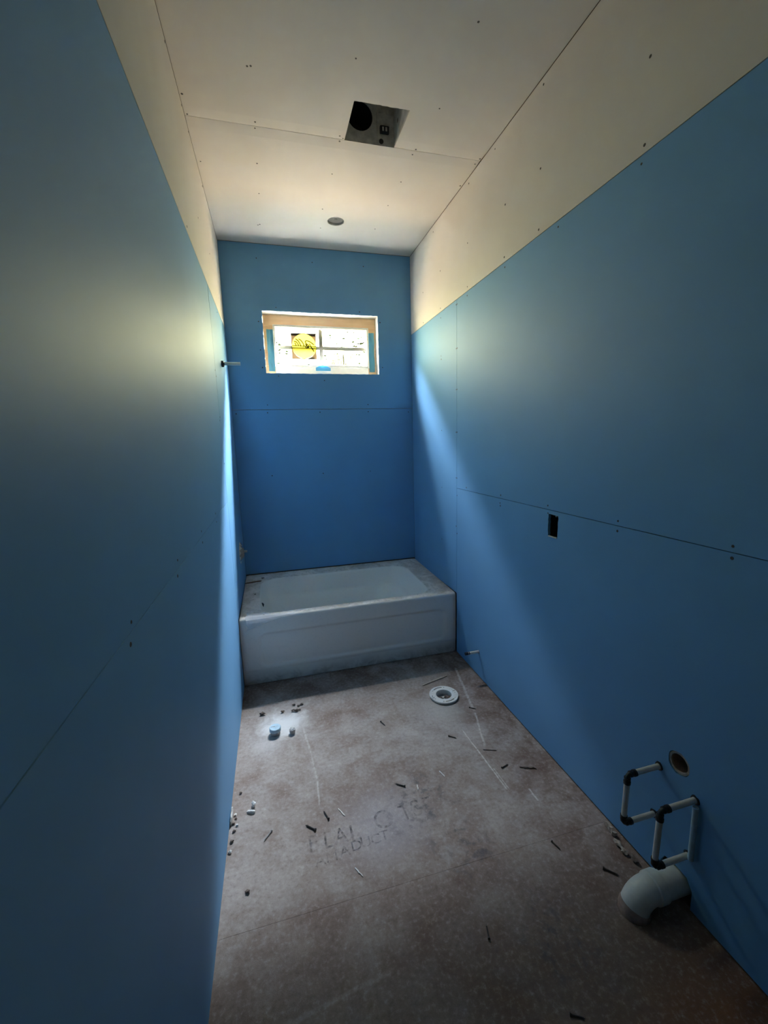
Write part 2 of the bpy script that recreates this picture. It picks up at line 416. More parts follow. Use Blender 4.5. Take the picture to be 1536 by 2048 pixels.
lower_out = [(YB, .008), (-2.722, .008), (-2.722, .075), (-2.700, .108), (-2.66, .112), (-2.62, .106), (-2.605, .075), (-2.605, .008), (JY - .0015, .008), (JY - .0015, 1.2186), (YB, 1.2186)]
pb = panel('x', lower_out, lower_holes, W, W + T, 'blue', wr)
screws(pb, 'x', -1, W, [(-1.49, 1.193), (-1.493, 1.178), (-1.915, 1.203), (-2.323, 1.200), (-2.728, 1.204)] + [(JY - .007, z) for z in (1.17, .9)])
pc = panel('x', rect(YB, JY - .0015, 1.2212, 2.4385), [], W, W + T, 'blue', wr)
screws(pc, 'x', -1, W, [(y, 1.238) for y in STUD] + [(y, 2.415) for y in STUD[:4]] + [(JY - .007, z) for z in (2.41, 2.14, 1.88, 1.60, 1.29)])
pd = panel('x', rect(-3.66, -.001, 2.4415, H - .003), [], W, W + T, 'white', wr)
screws(pd, 'x', -1, W, [(y, z) for y in (-.645, -1.067, -1.488, -1.776, -2.33) for z in (2.465, 2.708)] + [(-.52, 3.01), (-1.08, 3.02), (-1.379, 3.02), (-1.78, 3.023), (-.3, 2.68), (-.3, 2.46)])
panel('x', rect(YB, -3.663, 2.4415, H - .003), [], W, W + T, 'white', wr)
# left wall ----------------------------------------------------------
VALVE = [(-.44, .72), (-.45, .76), (-.435, .80), (-.40, .835), (-.36, .845), (-.30, .83), (-.27, .80), (-.265, .76), (-.28, .71), (-.32, .69), (-.37, .68), (-.41, .69)]
wl = tag(mesh('wall_left', plate('x', rect(YB - .1, .02, -.03, H + .02), [rect(-.46, -.25, .67, .86), circ(-.508, 2.09, .025, 14)], -T - .001, -.11), 'frame'), 'left wall of blue drywall sheets below a white strip', None, None, 'structure')
pa = panel('x', [(JY + .0015, .4605), (-.001, .4605), (-.001, 2.4385), (JY + .0015, 2.4385)], [VALVE, circ(-.508, 2.09, .016, 14, jit=.15)], 0, -T, 'blue', wl)
screws(pa, 'x', 1, 0, [(JY + .012, z) for z in (1.95, 1.72, 1.45)] + [(-.5, 1.6), (-.5, 2.41)])
pb = panel('x', rect(YB, JY - .003, .008, 1.2186), [], 0, -T, 'blue', wl)
screws(pb, 'x', 1, 0, [(-1.471, 1.198), (-1.905, 1.197), (-2.347, 1.203), (-2.757, 1.200)])
pc = panel('x', [(YB, 1.2212), (JY - .0035, 1.2212), (JY - .0030, 2.10), (JY - .004, 2.30), (JY - .009, 2.345), (JY - .009, 2.4385), (YB, 2.4385)], [], 0, -T, 'blue', wl)
screws(pc, 'x', 1, 0, [(-1.48, 1.24), (-1.905, 1.24), (-2.328, 1.243), (-2.739, 1.236)] + [(JY - .014, z) for z in (1.98, 1.7)])
pd = panel('x', rect(-3.66, -.001, 2.4415, H - .003), [], 0, -T, 'white', wl)
screws(pd, 'x', 1, 0, [(-.702, 3.036), (-1.305, 3.04), (-1.14, 3.04), (-1.61, 3.04), (-.65, 2.7), (-1.07, 2.7), (-.72, 3.03), (-1.5, 2.465)])
panel('x', rect(YB, -3.663, 2.4415, H - .003), [], 0, -T, 'white', wl)
# back wall (window wall) ---------------------------------------------
WX0, WX1, WZ0, WZ1 = .2825, 1.2055, 2.112, 2.5775
wb = tag(mesh('wall_back', plate('y', rect(-3.2, 4.7, -.70, H + .10), [rect(WX0 - .003, WX1 + .003, WZ0 - .003, WZ1 + .003)], T + .001, .150), 'frame'), 'far wall of blue drywall with a small window above the bathtub', None, None, 'structure')
pu = panel('y', rect(.001, W - .001, 1.8315, H - .003), [rough_rect(WX0, WX1, WZ0, WZ1, .018, .0022, .35)], 0, T, 'blue', wb)
screws(pu, 'y', -1, 0, [(.391, 2.605), (.252, 2.496), (.251, 2.286), (.257, 2.154), (1.055, 2.603), (1.226, 2.528), (1.237, 2.17), (.375, 2.091), (.274, 1.867), (.74, 2.06), (1.1, 1.865), (.27, 2.95), (.69, 2.95), (1.1, 2.95)])
plw = panel('y', rect(.001, W - .001, .482, 1.8285), [], 0, T, 'blue', wb)
screws(plw, 'y', -1, 0, [(.27, 1.806), (.69, 1.806), (1.1, 1.806), (.27, 1.3), (.69, 1.3), (1.1, 1.3), (.03, 1.8), (1.46, 1.8)])
# wall behind the photographer ------------------------------------------
DW0, DW1, DH = .22, 1.28, 2.12                                         # unseen doorway and dark hall, added to cut bounce light
wf = tag(mesh('wall_front', plate('y', [(-.1, -.03), (DW0, -.03), (DW0, DH), (DW1, DH), (DW1, -.03), (W + .1, -.03), (W + .1, H + .02), (-.1, H + .02)], [], YB - T - .001, YB - .11), 'frame'), 'wall behind the viewpoint with an added doorway that absorbs light', None, None, 'structure')
panel('y', rect(0, DW0, .008, 2.4385), [], YB, YB - T, 'blue', wf)
panel('y', rect(DW1, W, .008, 2.4385), [], YB, YB - T, 'blue', wf)
panel('y', rect(DW0 + .001, DW1 - .001, DH, 2.4385), [], YB, YB - T, 'blue', wf)
panel('y', rect(0, W, 2.4412, H - .003), [], YB, YB - T, 'white', wf)
for a in ((-.13, W + .13, YB - 1.7, YB - 1.6, -.10, H), (-.23, -.13, YB - 1.7, YB - .11, -.10, H), (W + .13, W + .23, YB - 1.7, YB - .11, -.10, H), (-.23, W + .23, YB - 1.7, YB - .11, -.14, -.10), (-.23, W + .23, YB - 1.7, YB - .11, H, H + .05)):
    mesh('light_sink_board', bbox_bm(*a), 'frame', wf)
# unseen outer shell added to keep sky light out of the cut-outs
mesh('leak_seal', bbox_bm(W + .112, W + .13, YB - .12, .02, -.12, H + .10), 'frame', wr)
mesh('leak_seal', bbox_bm(-.13, -.112, YB - .12, .02, -.12, H + .10), 'frame', wl)
# ------------------------------------------------------------------ ceiling
FX0, FX1, FY0, FY1 = .742, 1.003, -1.475, -1.222
CX, CY = .816, -.432
ce = tag(mesh('ceiling', plate('z', rect(-.12, W + .12, YB - .12, .16), [rect(FX0 - .002, FX1 + .002, FY0 - .002, FY1 + .18), circ(CX, CY, .064, 28)], H + T + .001, H + .10), 'frame'), 'white drywall ceiling with an open fan cut-out and a round hole', None, None, 'structure')
CJ = -1.219
for a in ((-.13, W + .13, YB - .13, .16, H + .50, H + .52), (-.13, -.12, YB - .13, .16, H + .101, H + .5), (W + .12, W + .13, YB - .13, .16, H + .101, H + .5), (-.12, W + .12, YB - .13, YB - .12, H + .101, H + .5), (-.12, W + .12, .15, .16, H + .101, H + .5)):
    mesh('attic_leak_seal', bbox_bm(*a), 'frame', ce)  # unseen boards added above to stop sky light leaking through the ceiling holes
def ceil_panel(outer, holes, taper):
    cuts = [((0, y + s * .065, 0), (0, 1, 0)) for y, s in taper] + [((0, y + s * .03, 0), (0, 1, 0)) for y, s in taper]
    bm = plate('z', outer, holes, H, H + T, 1, cuts)
    for v in bm.verts:
        for y, s in taper:
            q = (v.co.y - y) * s
            if q < .0645 and v.co.z < H + .005: v.co.z += +.0035 * (1 - max(0, q) / .0645)
    return mesh('drywall_panel', bm, ['white', 'gyp'], ce)
c1 = ceil_panel(rect(.001, W - .001, CJ + .0013, -.001), [circ(CX, CY, .0575, 30, jit=.015)], [(CJ, 1)])
screws(c1, 'z', -1, H, [(.311, -.946), (.719, -.941), (1.124, -.952), (.314, -.662), (.709, -.569), (1.116, -.696), (.309, -1.206), (1.114, -1.19), (.298, -.278), (.31, -.29), (.724, -.322), (1.106, -.385), (.72, -1.205), (1.48, -1.19), (1.485, -.99), (.02, -.9)])
notch = [(.001, CJ - .0013)]
top_edge = [(FX0 + (FX1 - FX0) * i / 22 + .0, FY0 + random.uniform(-.004, .001)) for i in range(23)]
outer2 = [(.001, CJ - .0013), (FX0, CJ - .0013)] + top_edge + [(FX1, CJ - .0013), (W - .001, CJ - .0013), (W - .001, -2.438), (.001, -2.438)]
c2 = ceil_panel(outer2, [], [(CJ, -1)])
screws(c2, 'z', -1, H, [(.29, -1.552), (.304, -1.556), (.709, -1.683), (1.116, -1.928), (1.133, -1.518), (.311, -1.249), (1.119, -1.231), (.715, -1.243), (.733, -1.228), (1.487, -1.235), (.012, -1.23), (.012, -1.35)])
ceil_panel(rect(.001, W - .001, YB, -2.441), [], [])

# ------------------------------------------------------------------ eave, yard, trees outside
tag(mesh('roof_eave', bbox_bm(-3.2, 4.7, .165, .53, H + .105, H + .20), 'soffit'), 'roof overhang outside above the window', None, None, 'structure')
tag(mesh('ground', bbox_bm(-6, 7.5, .16, 3.0, -.80, -.70), 'yard'), 'shaded strip of yard outside the house wall', None, None, 'structure')
def tree(loc, h, lean, seed, label, nleaf, spread):
    rnd = random.Random(seed)
    t = empty('tree', loc, label, 'tree')
    b = bmesh.new(); sweep(b, [(0, 0, 0), (.05, 0, h * .4), (lean * .6, .1, h * .75), (lean, .1, h)], [.09, .07, .045, .012], 8)
    tips = []
    for i in range(9):
        z = h * rnd.uniform(.42, .95); a = rnd.uniform(0, 2 * PI); L = rnd.uniform(.5, 1.0) * spread
        s0 = Vector((lean * z / h * .9, .08, z)); e = s0 + Vector((math.cos(a) * L, math.sin(a) * L * .7, rnd.uniform(.0, .5)))
        m_ = (s0 + e) / 2 + Vector((0, 0, .12)); sweep(b, [s0, m_, e], [.028, .016, .006], 6); tips += [m_, e, (m_ + e) / 2]
    mesh('trunk', b, 'bark', t, True)
    b = bmesh.new()
    for i in range(nleaf):
        c = rnd.choice(tips) + Vector((rnd.gauss(0, .42), rnd.gauss(0, .42), rnd.gauss(0, .34)))
        q = Matrix.Rotation(rnd.uniform(0, 2 * PI), 3, 'Z') @ Matrix.Rotation(rnd.uniform(-1.2, 1.2), 3, 'X')
        s = rnd.uniform(.028, .060)
        vs = [b.verts.new(c + q @ Vector(p) * s) for p in ((-1, 0, 0), (-.3, .45, .1), (1, 0, 0), (-.3, -.45, .1))]
        b.faces.new(vs)
    o = mesh('foliage', b, 'leaf', t); o['kind'] = 'stuff'
    return t
tree((2.75, 5.4, -.75), 4.9, .3, 3, 'leafy tree outside the right half of the window', 2600, 1.3)
tree((-.15, 6.2, -.75), 4.7, -.3, 5, 'leafy tree outside the left half of the window', 2400, 1.3)

# ------------------------------------------------------------------ window
w1 = empty('window_1', (.744, .09, WZ0), 'small white window in a wooden opening with stickers and blue film', None, None, 'structure')
def wpart(name, bm, mat, parent=None, smooth=False, label=None):
    o = adopt(mesh(name, bm, mat, None, smooth), w1) if parent is None else mesh(name, bm, mat)
    if parent is not None:
        o.parent = parent
    if label: o['label'] = label
    return o
FX = (.357, 1.141); FZ = (2.176, 2.500)                                  # vinyl frame outline
D0 = .092                                                               # face of the wooden buck
for nm, a in (('jamb_board', (WX0 - .001, WX1 + .001, .004, .148, WZ1 + .0005, WZ1 + .0025)), ('jamb_board', (WX1 + .0005, WX1 + .0025, .004, .148, WZ0, WZ1)),
              ('jamb_board', (WX0 - .0025, WX0 - .0005, .004, .148, WZ0, WZ1)), ('sill_board', (WX0, WX1, .004, .148, WZ0 - .0025, WZ0 - .0005))):
    wpart(nm, bbox_bm(*a), 'gyp' if nm == 'jamb_board' else 'vinyl')
wpart('buck_board', bbox_bm(WX0 + .0005, WX1 - .0005, D0, .146, FZ[1] - .004, WZ1 - .0005), 'buck', label='pine board above the window frame')
wpart('buck_board', bbox_bm(WX0 + .0005, FX[0] + .004, D0, .146, WZ0 + .0005, FZ[1] - .005), 'buck', label='pine board left of the window frame')
wpart('buck_board', bbox_bm(FX[1] - .004, WX1 - .0005, D0, .146, WZ0 + .0005, FZ[1] - .005), 'buck', label='pine board right of the window frame')
wpart('sill_board', bbox_bm(FX[0] + .005, FX[1] - .005, D0, .146, WZ0 + .0005, FZ[0] + .004), 'vinyl', label='white board below the window frame')
def ring(x0, x1, z0, z1, t, y0, y1, bevel=.0015):
    bm = plate('y', rect(x0, x1, z0, z1), [rect(x0 + t, x1 - t, z0 + t, z1 - t)], y0, y1)
    return bm
wpart('window_frame', ring(*FX, *FZ, .009, .078, .144), 'vinyl', label='white vinyl frame')
wpart('sash_frame', ring(FX[0] + .0095, FX[1] - .0095, FZ[0] + .0095, FZ[1] - .0095, .008, .088, .142), 'vinyl')
wpart('gasket', ring(FX[0] + .0085, FX[1] - .0085, FZ[0] + .0085, FZ[1] - .0085, .0030, .0765, .0778), 'grille', label='grey gasket line')
wpart('gasket', ring(FX[0] + .0170, FX[1] - .0170, FZ[0] + .0170, FZ[1] - .0170, .0025, .1190, .1215), 'grille')
gx0, gx1, gz0, gz1 = FX[0] + .018, FX[1] - .018, FZ[0] + .018, FZ[1] - .018
def sheet(x0, x1, z0, z1, y):
    bm = bmesh.new(); bm.faces.new([bm.verts.new(p) for p in ((x0, y, z0), (x1, y, z0), (x1, y, z1), (x0, y, z1))]); return bm
wpart('glass_pane', sheet(gx0, gx1, gz0, gz1, .1235), 'glass', label='clear glass')
BX, BZ = .742, 2.338
wpart('grille_bar', bbox_bm(BX - .015, BX + .015, .1275, .1335, gz0, gz1), 'grille', label='grey vertical bar behind the glass')
wpart('grille_bar', bbox_bm(gx0, BX - .0155, .1280, .1330, BZ - .014, BZ + .014), 'grille')
wpart('grille_bar', bbox_bm(BX + .0155, gx1, .1280, .1330, BZ - .014, BZ + .014), 'grille')
# round yellow sticker, its print reversed because it faces outdoors
SX, SZ, SR = .602, 2.348, .0985
def flat(pts, y, th=.0004):
    return plate('y', pts, [], y, y + th)
sq = wpart('sticker_sheet', plate('y', rect(SX - .104, SX + .100, SZ - .102, SZ + .102), [circ(SX, SZ, SR * .998, 60)], .1208, .1212), 'sb', label='brown square sticker sheet with a yellow disc')
wpart('sticker_band', flat([(SX - .104, SZ + .081), (SX - .060, SZ + .081), (SX - .018, SZ + .099), (SX - .018, SZ + .101), (SX - .104, SZ + .101)], .1202), 'sd', sq)
wpart('sticker_band', flat([(SX + .098, SZ + .081), (SX + .060, SZ + .081), (SX + .018, SZ + .099), (SX + .018, SZ + .101), (SX + .098, SZ + .101)], .1202), 'sd', sq)
wpart('sticker_band', flat([(SX + .050, SZ - .087), (SX + .080, SZ - .087), (SX + .080, SZ - .100), (SX - .045, SZ - .100), (SX - .035, SZ - .095), (SX + .02, SZ - .0985)], .1202), 'sd', sq)
disc_ = [(SX + SR * math.cos(a), SZ + .995 * SR * math.sin(a)) for a in [PI / 2 + .16 + (2 * PI - .32) * i / 60 for i in range(61)]] + [(SX + .0155, SZ + .104), (SX - .0155, SZ + .104)]
wpart('sticker_disc', flat(disc_, .1196), 'sy', sq, label='translucent yellow disc')
def stroke(bm, pts, w, y):
    P = [Vector((SX + (px - 745) / 370 * SR, SZ - (py - 705) / 370 * SR)) for px, py in pts]
    # smooth the polyline
    Q = []
    for i in range(len(P) - 1):
        p0, p1_, p2_, p3 = P[max(i - 1, 0)], P[i], P[i + 1], P[min(i + 2, len(P) - 1)]
        for j in range(5):
            t = j / 5; Q.append(.5 * ((2 * p1_) + (p2_ - p0) * t + (2 * p0 - 5 * p1_ + 4 * p2_ - p3) * t * t + (3 * p1_ - p0 - 3 * p2_ + p3) * t ** 3))
    Q.append(P[-1]); L_, R__ = [], []
    for i, q in enumerate(Q):
        t = (Q[min(i + 1, len(Q) - 1)] - Q[max(i - 1, 0)]).normalized(); n_ = Vector((-t.y, t.x)) * w / 2
        L_.append(bm.verts.new((q.x + n_.x, y, q.y + n_.y))); R__.append(bm.verts.new((q.x - n_.x, y, q.y - n_.y)))
    for i in range(len(Q) - 1): bm.faces.new((L_[i], L_[i + 1], R__[i + 1], R__[i]))
for k_, s in enumerate([[(1050, 660), (980, 600), (900, 555), (820, 540), (788, 562), (800, 605), (850, 655), (900, 682)], [(905, 615), (940, 690), (990, 770), (1040, 855)],
          [(905, 700), (860, 735), (815, 750), (790, 720), (820, 690), (850, 710), (870, 760)], [(780, 640), (815, 670), (850, 720)],
          [(580, 490), (650, 530), (710, 610), (745, 712)], [(486, 490), (560, 540), (612, 620), (652, 710)],
          [(436, 570), (500, 575), (550, 630), (578, 700)], [(458, 605), (488, 650), (500, 705)]]):
    bm = bmesh.new(); stroke(bm, s, .0095, .1190 - .0001 * k_); wpart('sticker_lettering', bm, 'si', sq)
bm = bmesh.new(); stroke(bm, [(368, 690), (745, 700), (1125, 708)], +.0065, .1180); wpart('sticker_underline', bm, 'si', sq)
bm = bmesh.new(); stroke(bm, [(520, 885), (700, 885)], .0022, .1180); stroke(bm, [(780, 885), (955, 890)], .0022, .1180); wpart('sticker_fine_print', bm, 'sb', sq)
# rating label
rl = wpart('rating_label', flat(rect(.815, 1.057, 2.199, 2.294), .1208), 'sw', label='pale rating label with reversed print')
def lab(name, *a): return wpart(name, flat(rect(*a), .1200), 'sg', rl)
lab('label_bar', .923, .931, 2.206, 2.289)
for x in (.815, 1.055): lab('label_rule', x, x + .0030, 2.199, 2.294)
lab('label_rule', .817, 1.054, 2.2912, 2.294)
for x in (.858, .880, .905, .990, 1.012): lab('label_rule', x, x + .0028, 2.205, 2.285)
wpart('label_icon', plate('y', rect(.826, .848, 2.206, 2.224), [rect(.831, .843, 2.210, 2.220)], .1200, .1204), 'sg', rl)
lab('label_icon', .828, .850, 2.234, 2.240); lab('label_icon', .939, .949, 2.206, 2.216)
for i in range(9):
    x = .866 + .0045 * i; z = 2.21 + .07 * random.random(); lab('label_text', x, x + .0026, z, z + random.uniform(.006, .02))
# blue film: side flaps and a tab at the sill
def flap(x0, x1, z0, z1, seed, label):
    rnd = random.Random(seed); bm = bmesh.new(); nx_, nz_ = 6, 18; g = []
    for j in range(nz_ + 1):
        row = []
        for i in range(nx_ + 1):
            u, v = i / nx_, j / nz_
            y = D0 - .004 - .010 * abs(math.sin(u * 2.2 + v * 4.3 + seed)) - .004 * noise.noise(Vector((u * 4, v * 7, seed)))
            row.append(bm.verts.new((x0 + (x1 - x0) * u + .003 * noise.noise(Vector((v * 6, seed, 0))), y, z0 + (z1 - z0) * v)))
        g.append(row)
    for j in range(nz_):
        for i in range(nx_): bm.faces.new((g[j][i], g[j][i + 1], g[j + 1][i + 1], g[j + 1][i]))
    return wpart('blue_film', bm, 'tape', None, 2, label)
flap(.306, .3555, 2.140, 2.462, 1, 'blue film strip left of the frame')
flap(1.1425, 1.190, 2.144, 2.462, 2, 'blue film strip right of the frame')
tab = flat([(.683, 2.147), (.806, 2.147), (.806, 2.170), (.775, 2.184), (.745, 2.194), (.715, 2.184), (.683, 2.172)], .070, .003)
wpart('blue_film', tab, 'tape', None, False, 'blue film tab at the sill')
wpart('screen_clip', bbox_bm(1.196, 1.203, .060, .070, 2.116, 2.20, bevel=.002), 'steel', label='thin grey metal clip')

# ------------------------------------------------------------------ bathtub
RZ = .458
def rz(y): return RZ + .017 * (y - TY) / -TY
tb = empty('bathtub', (W / 2, TY / 2, 0), 'white alcove bathtub with dusty rim under the window', 'bathtub')
def rr(x0, x1, y0, y1, rad, n=10, m=24):
    """rounded rectangle, fixed number of points per side so that loops match"""
    pts = []
    cs = [(x1 - rad, y0 + rad, -PI / 2), (x1 - rad, y1 - rad, 0), (x0 + rad, y1 - rad, PI / 2), (x0 + rad, y0 + rad, PI)]
    for k_, (cx, cy, a0) in enumerate(cs):
        q = [(cx + rad * math.cos(a0 + PI / 2 * i / n), cy + rad * math.sin(a0 + PI / 2 * i / n)) for i in range(n + 1)]
        pts += q
        nx = cs[(k_ + 1) % 4]; e = (nx[0] + rad * math.cos(nx[2]), nx[1] + rad * math.sin(nx[2])); s = q[-1]
        pts += [(s[0] + (e[0] - s[0]) * i / m, s[1] + (e[1] - s[1]) * i / m) for i in range(1, m)]
    return pts
L_ = [(.001, W - .001, TY, -.002, .006, -.022), (.001, W - .001, TY, -.002, .008, -.012), (.004, W - .003, TY + .006, -.003, .012, -.003), (.012, W - .010, TY + .014, -.006, .014, .0),
      (.08, W - .10, TY + .040, -.10, .05, .001), (.118, W - .150, TY + .058, -.145, .10, .001), (.128, W - .164, TY + .066, -.155, .115, -.004), (.133, W - .172, TY + .072, -.160, .12, -.016),
      (.150, W - .195, TY + .080, -.166, .125, -.06), (.172, W - .235, TY + .090, -.172, .13, -.13), (.182, W - .260, TY + .100, -.180, .13, -.16), (.190, W - .290, TY + .125, -.215, .13, -.18),
      (.215, W - .35, TY + .145, -.235, .13, -.26), (.235, W - .42, TY + .170, -.26, .13, -.32), (.24, W - .48, TY + .21, -.30, .12, -.35), (.36, W - .60, TY + .30, -.40, .06, -.36)]
bm = bmesh.new(); loops = []
for x0, x1, y0, y1, rad, dz in L_:
    loops.append([bm.verts.new((x, y, rz(y) + dz)) for x, y in rr(x0, x1, y0, y1, rad)])
for a, b in zip(loops, loops[1:]):
    n_ = len(a)
    for i in range(n_): bm.faces.new((a[i], a[(i + 1) % n_], b[(i + 1) % n_], b[i]))
bm.faces.new(loops[-1])
for lp in loops: pass
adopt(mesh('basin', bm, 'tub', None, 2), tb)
# apron: moulded front skirt
bm = bmesh.new(); NX, NZ = 120, 60; x0, x1, zt = .001, W - .001, RZ - .022
def sst(a, b, t):
    t = max(0, min(1, (t - a) / (b - a))); return t * t * (3 - 2 * t)
g = []
for j in range(NZ + 1):
    row = []
    for i in range(NX + 1):
        x = x0 + (x1 - x0) * i / NX; z = .003 + (zt - .003) * j / NZ
        px0, px1, pz0, pz1 = .115, W - .085, .115, .345
        dx = min(x - px0, px1 - x); dz = min(z - pz0, pz1 - z)
        rad = .05
        q = min(dx, dz)
        if dx < rad and dz < rad: q = rad - math.hypot(rad - dx, rad - dz)
        rec = .009 * sst(-.006, .010, q)
        foot = .012 * (1 - sst(.0, .115, z)) - .006 * sst(.10, .118, z) * (1 - sst(.118, .135, z))
        edge = .010 * ((1 - sst(0, .02, x - x0)) + (1 - sst(0, .02, x1 - x)))
        row.append(bm.verts.new((x, TY + rec - foot * .0 + (.004 if z < .10 else 0) * (1 - sst(.09, .1, z)) + edge * .4, z)))
    g.append(row)
for j in range(NZ):
    for i in range(NX): bm.faces.new((g[j][i], g[j][i + 1], g[j + 1][i + 1], g[j + 1][i]))
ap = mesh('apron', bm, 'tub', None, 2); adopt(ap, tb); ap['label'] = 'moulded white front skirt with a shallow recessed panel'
ov = bmesh.new(); sweep(ov, [(.118, -.60, .425), (.136, -.60, .420), (.146, -.60, .417)], [.022, .022, .016], 18); adopt(mesh('overflow_opening', ov, 'black', None, True), tb)['label'] = 'dark overflow hole'
dr = bmesh.new(); sweep(dr, [(.30, -.50, .098), (.30, -.50, .104)], [.030, .026], 20); adopt(mesh('drain', dr, 'steel', None, True), tb)
# things lying on the tub
def bar(name, a, b, w, h, mat, label, cat, group=None, jit=.15, seed=0):
    """splinter-like bar from a to b"""
    rnd = random.Random(seed); a, b = Vector(a), Vector(b); t = (b - a).normalized(); s = Vector((-t.y, t.x, 0)).normalized(); u = t.cross(s) * -1
    if u.z < 0: u = -u
    bm = bmesh.new(); rg = []
    for i in range(7):
        k_ = i / 6; c = a + (b - a) * k_ + s * rnd.uniform(-jit, jit) * w; ww = w * (1 + rnd.uniform(-jit, jit)); hh = h * (1 + rnd.uniform(-jit, jit))
        if i in (0, 6): ww *= .7; hh *= .7
        rg.append([bm.verts.new(c + s * ww * q + u * hh * (p + .5)) for q, p in ((-.5, -.5), (.5, -.5), (.4, .5), (-.4, .5))])
    for p, q in zip(rg, rg[1:]):
        for j in range(4): bm.faces.new((p[j], p[(j + 1) % 4], q[(j + 1) % 4], q[j]))
    bm.faces.new(rg[0]); bm.faces.new(rg[-1])
    org = (a + b) / 2
    bmesh.ops.translate(bm, verts=bm.verts, vec=-org)
    o = mesh(name, bm, mat); o.location = org
    return tag(o, label, cat, group)
bar('wood_shim', (.004, -.215, .4735), (.128, -.195, .4735), .012, .007, 'brown', 'thin brown wood shim lying on the left rim of the bathtub', 'shim', seed=3)
# crumpled plastic wrap on the front-left corner
bm = bmesh.new(); g = []
NU, NV = 26, 12
for j in range(NV + 1):
    row = []
    for i in range(NU + 1):
        u, v = i / NU, j / NV                       # u along the rim, v from deck over the edge down the apron
        x = .045 + .30 * u + .012 * noise.noise(Vector((v * 5, 2, 0)))
        hang = .075 * (1 - u) ** 1.2; deckw = .085 * (1 - u) ** 1.5 + .004
        s = v * (hang + deckw) - deckw
        c = noise.noise(Vector((u * 9, v * 7, 3))) * .5 + .5
        if s < 0: y, z = TY - s + .004, RZ + .003 + .012 * c * (1 - u)
        else: y, z = TY - .004 - .014 * c * (1 - u), RZ + .002 - s
        row.append(bm.verts.new((x, y, z)))
    g.append(row)
for j in range(NV):
    for i in range(NU): bm.faces.new((g[j][i], g[j][i + 1], g[j + 1][i + 1], g[j + 1][i]))
o = mesh('plastic_wrap', bm, 'wrap'); tag(o, 'torn clear plastic wrap on the front left corner of the bathtub', 'plastic wrap')
def pebble(name, loc, r, mat, label, cat, group, seed, sz=(1, 1, .6)):
    bm = bmesh.new(); bmesh.ops.create_icosphere(bm, subdivisions=2, radius=r)
    for v in bm.verts:
        k_ = 1 + .9 * noise.noise(v.co / r * 1.9 + Vector((seed * 3.1, 0, 0))); v.co = Vector((v.co.x * sz[0], v.co.y * sz[1], v.co.z * sz[2])) * k_
    mz = min(v.co.z for v in bm.verts)
    for v in bm.verts: v.co.z -= mz
    o = mesh(name, bm, mat); o.location = loc; return tag(o, label, cat, group)
pebble('dirt_crumb', (.135, -.13, rz(-.13) + .001), .008, 'mud', 'small dark dirt crumb on the back left rim of the bathtub', 'crumb', None, 1, (1.6, .8, .5))
pebble('dirt_crumb', (.088, -.48, rz(-.48) + .001), .007, 'mud', 'small dark dirt crumb on the left rim of the bathtub', 'crumb', None, 2, (1.2, .8, .4))
pebble('dirt_crumb', (.152, TY + .028, rz(TY) + .002), .005, 'mud', 'tiny dirt crumb on the front rim beside the plastic wrap', 'crumb', None, 4, (1.8, .8, .5))

# ------------------------------------------------------------------ exhaust fan housing above the ceiling
ef = empty('exhaust_fan_housing', ((FX0 + FX1) / 2, (FY0 + FY1) / 2, H), 'open galvanised exhaust fan housing recessed in the ceiling cut-out', 'fan housing')
def fp(name, bm, mat, smooth=False, label=None):
    o = adopt(mesh(name, bm, mat, None, smooth), ef)
    if label: o['label'] = label
    return o
ZT = H + .21; s_ = .0015
hx0, hx1, hy0, hy1 = FX0 - .001, FX1 + .001, FY0 - .001, FY1 + .004
DCX, DCZ, DR = .826, H + .122, .066
fp('far_side', plate('y', rect(hx0, hx1, H + .0025, ZT), [circ(DCX, DCZ, DR, 32)], hy1, hy1 + s_), 'steel')
fp('right_side', plate('x', rect(hy0, hy1 - .001, H + .0025, ZT), [circ(-1.285, H + .085, .011, 14)], hx1, hx1 + s_), 'steel')
fp('left_side', bbox_bm(hx0 - s_, hx0, hy0, hy1 - .001, H + .0025, ZT), 'steel')
fp('near_side', bbox_bm(hx0, hx1, hy0 - s_, hy0, H + .0025, ZT), 'steel')
fp('top', bbox_bm(hx0, hx1, hy0, hy1, ZT + .0002, ZT + s_), 'steel')
fp('duct', hollow((DCX, hy1 + .0018, DCZ), (DCX, hy1 + .16, DCZ), DR - .001, DR + .001, 32), 'black', True, 'dark round duct opening')
fp('duct_end', (lambda b: b)(tube([(DCX, hy1 + .155, DCZ), (DCX, hy1 + .158, DCZ)], DR - .0015, 28)), 'black')
fp('flange', bbox_bm(.915, .917, hy1 - .004, hy1 - .0005, H + .02, ZT - .01), 'steel')
so = fp('socket', bbox_bm(.928, .975, hy1 - .016, hy1 - .0005, H + .055, H + .088, bevel=.002), 'black', False, 'dark plug socket')
for x in (.938, .955):
    q = mesh('socket_slot', bbox_bm(x, x + .008, hy1 - .0175, hy1 - .0162, H + .062, H + .080), 'steel'); q.parent = so
fp('mount_tab', bbox_bm(.925, .945, hy1 - .004, hy1 - .0005, H + .150, H + .165), 'steel')
fp('mount_tab', bbox_bm(.965, .985, hy1 - .004, hy1 - .0005, H + .150, H + .165), 'steel')
fp('knockout', tube([(hx1 + .002, -1.285, H + .085), (hx1 + .03, -1.285, H + .085)], .0115, 14), 'black', True)
fp('knockout', tube([(.935, hy1 - .003, H + .022), (.935, hy1 - .0005, H + .022)], .012, 14), 'black', True)
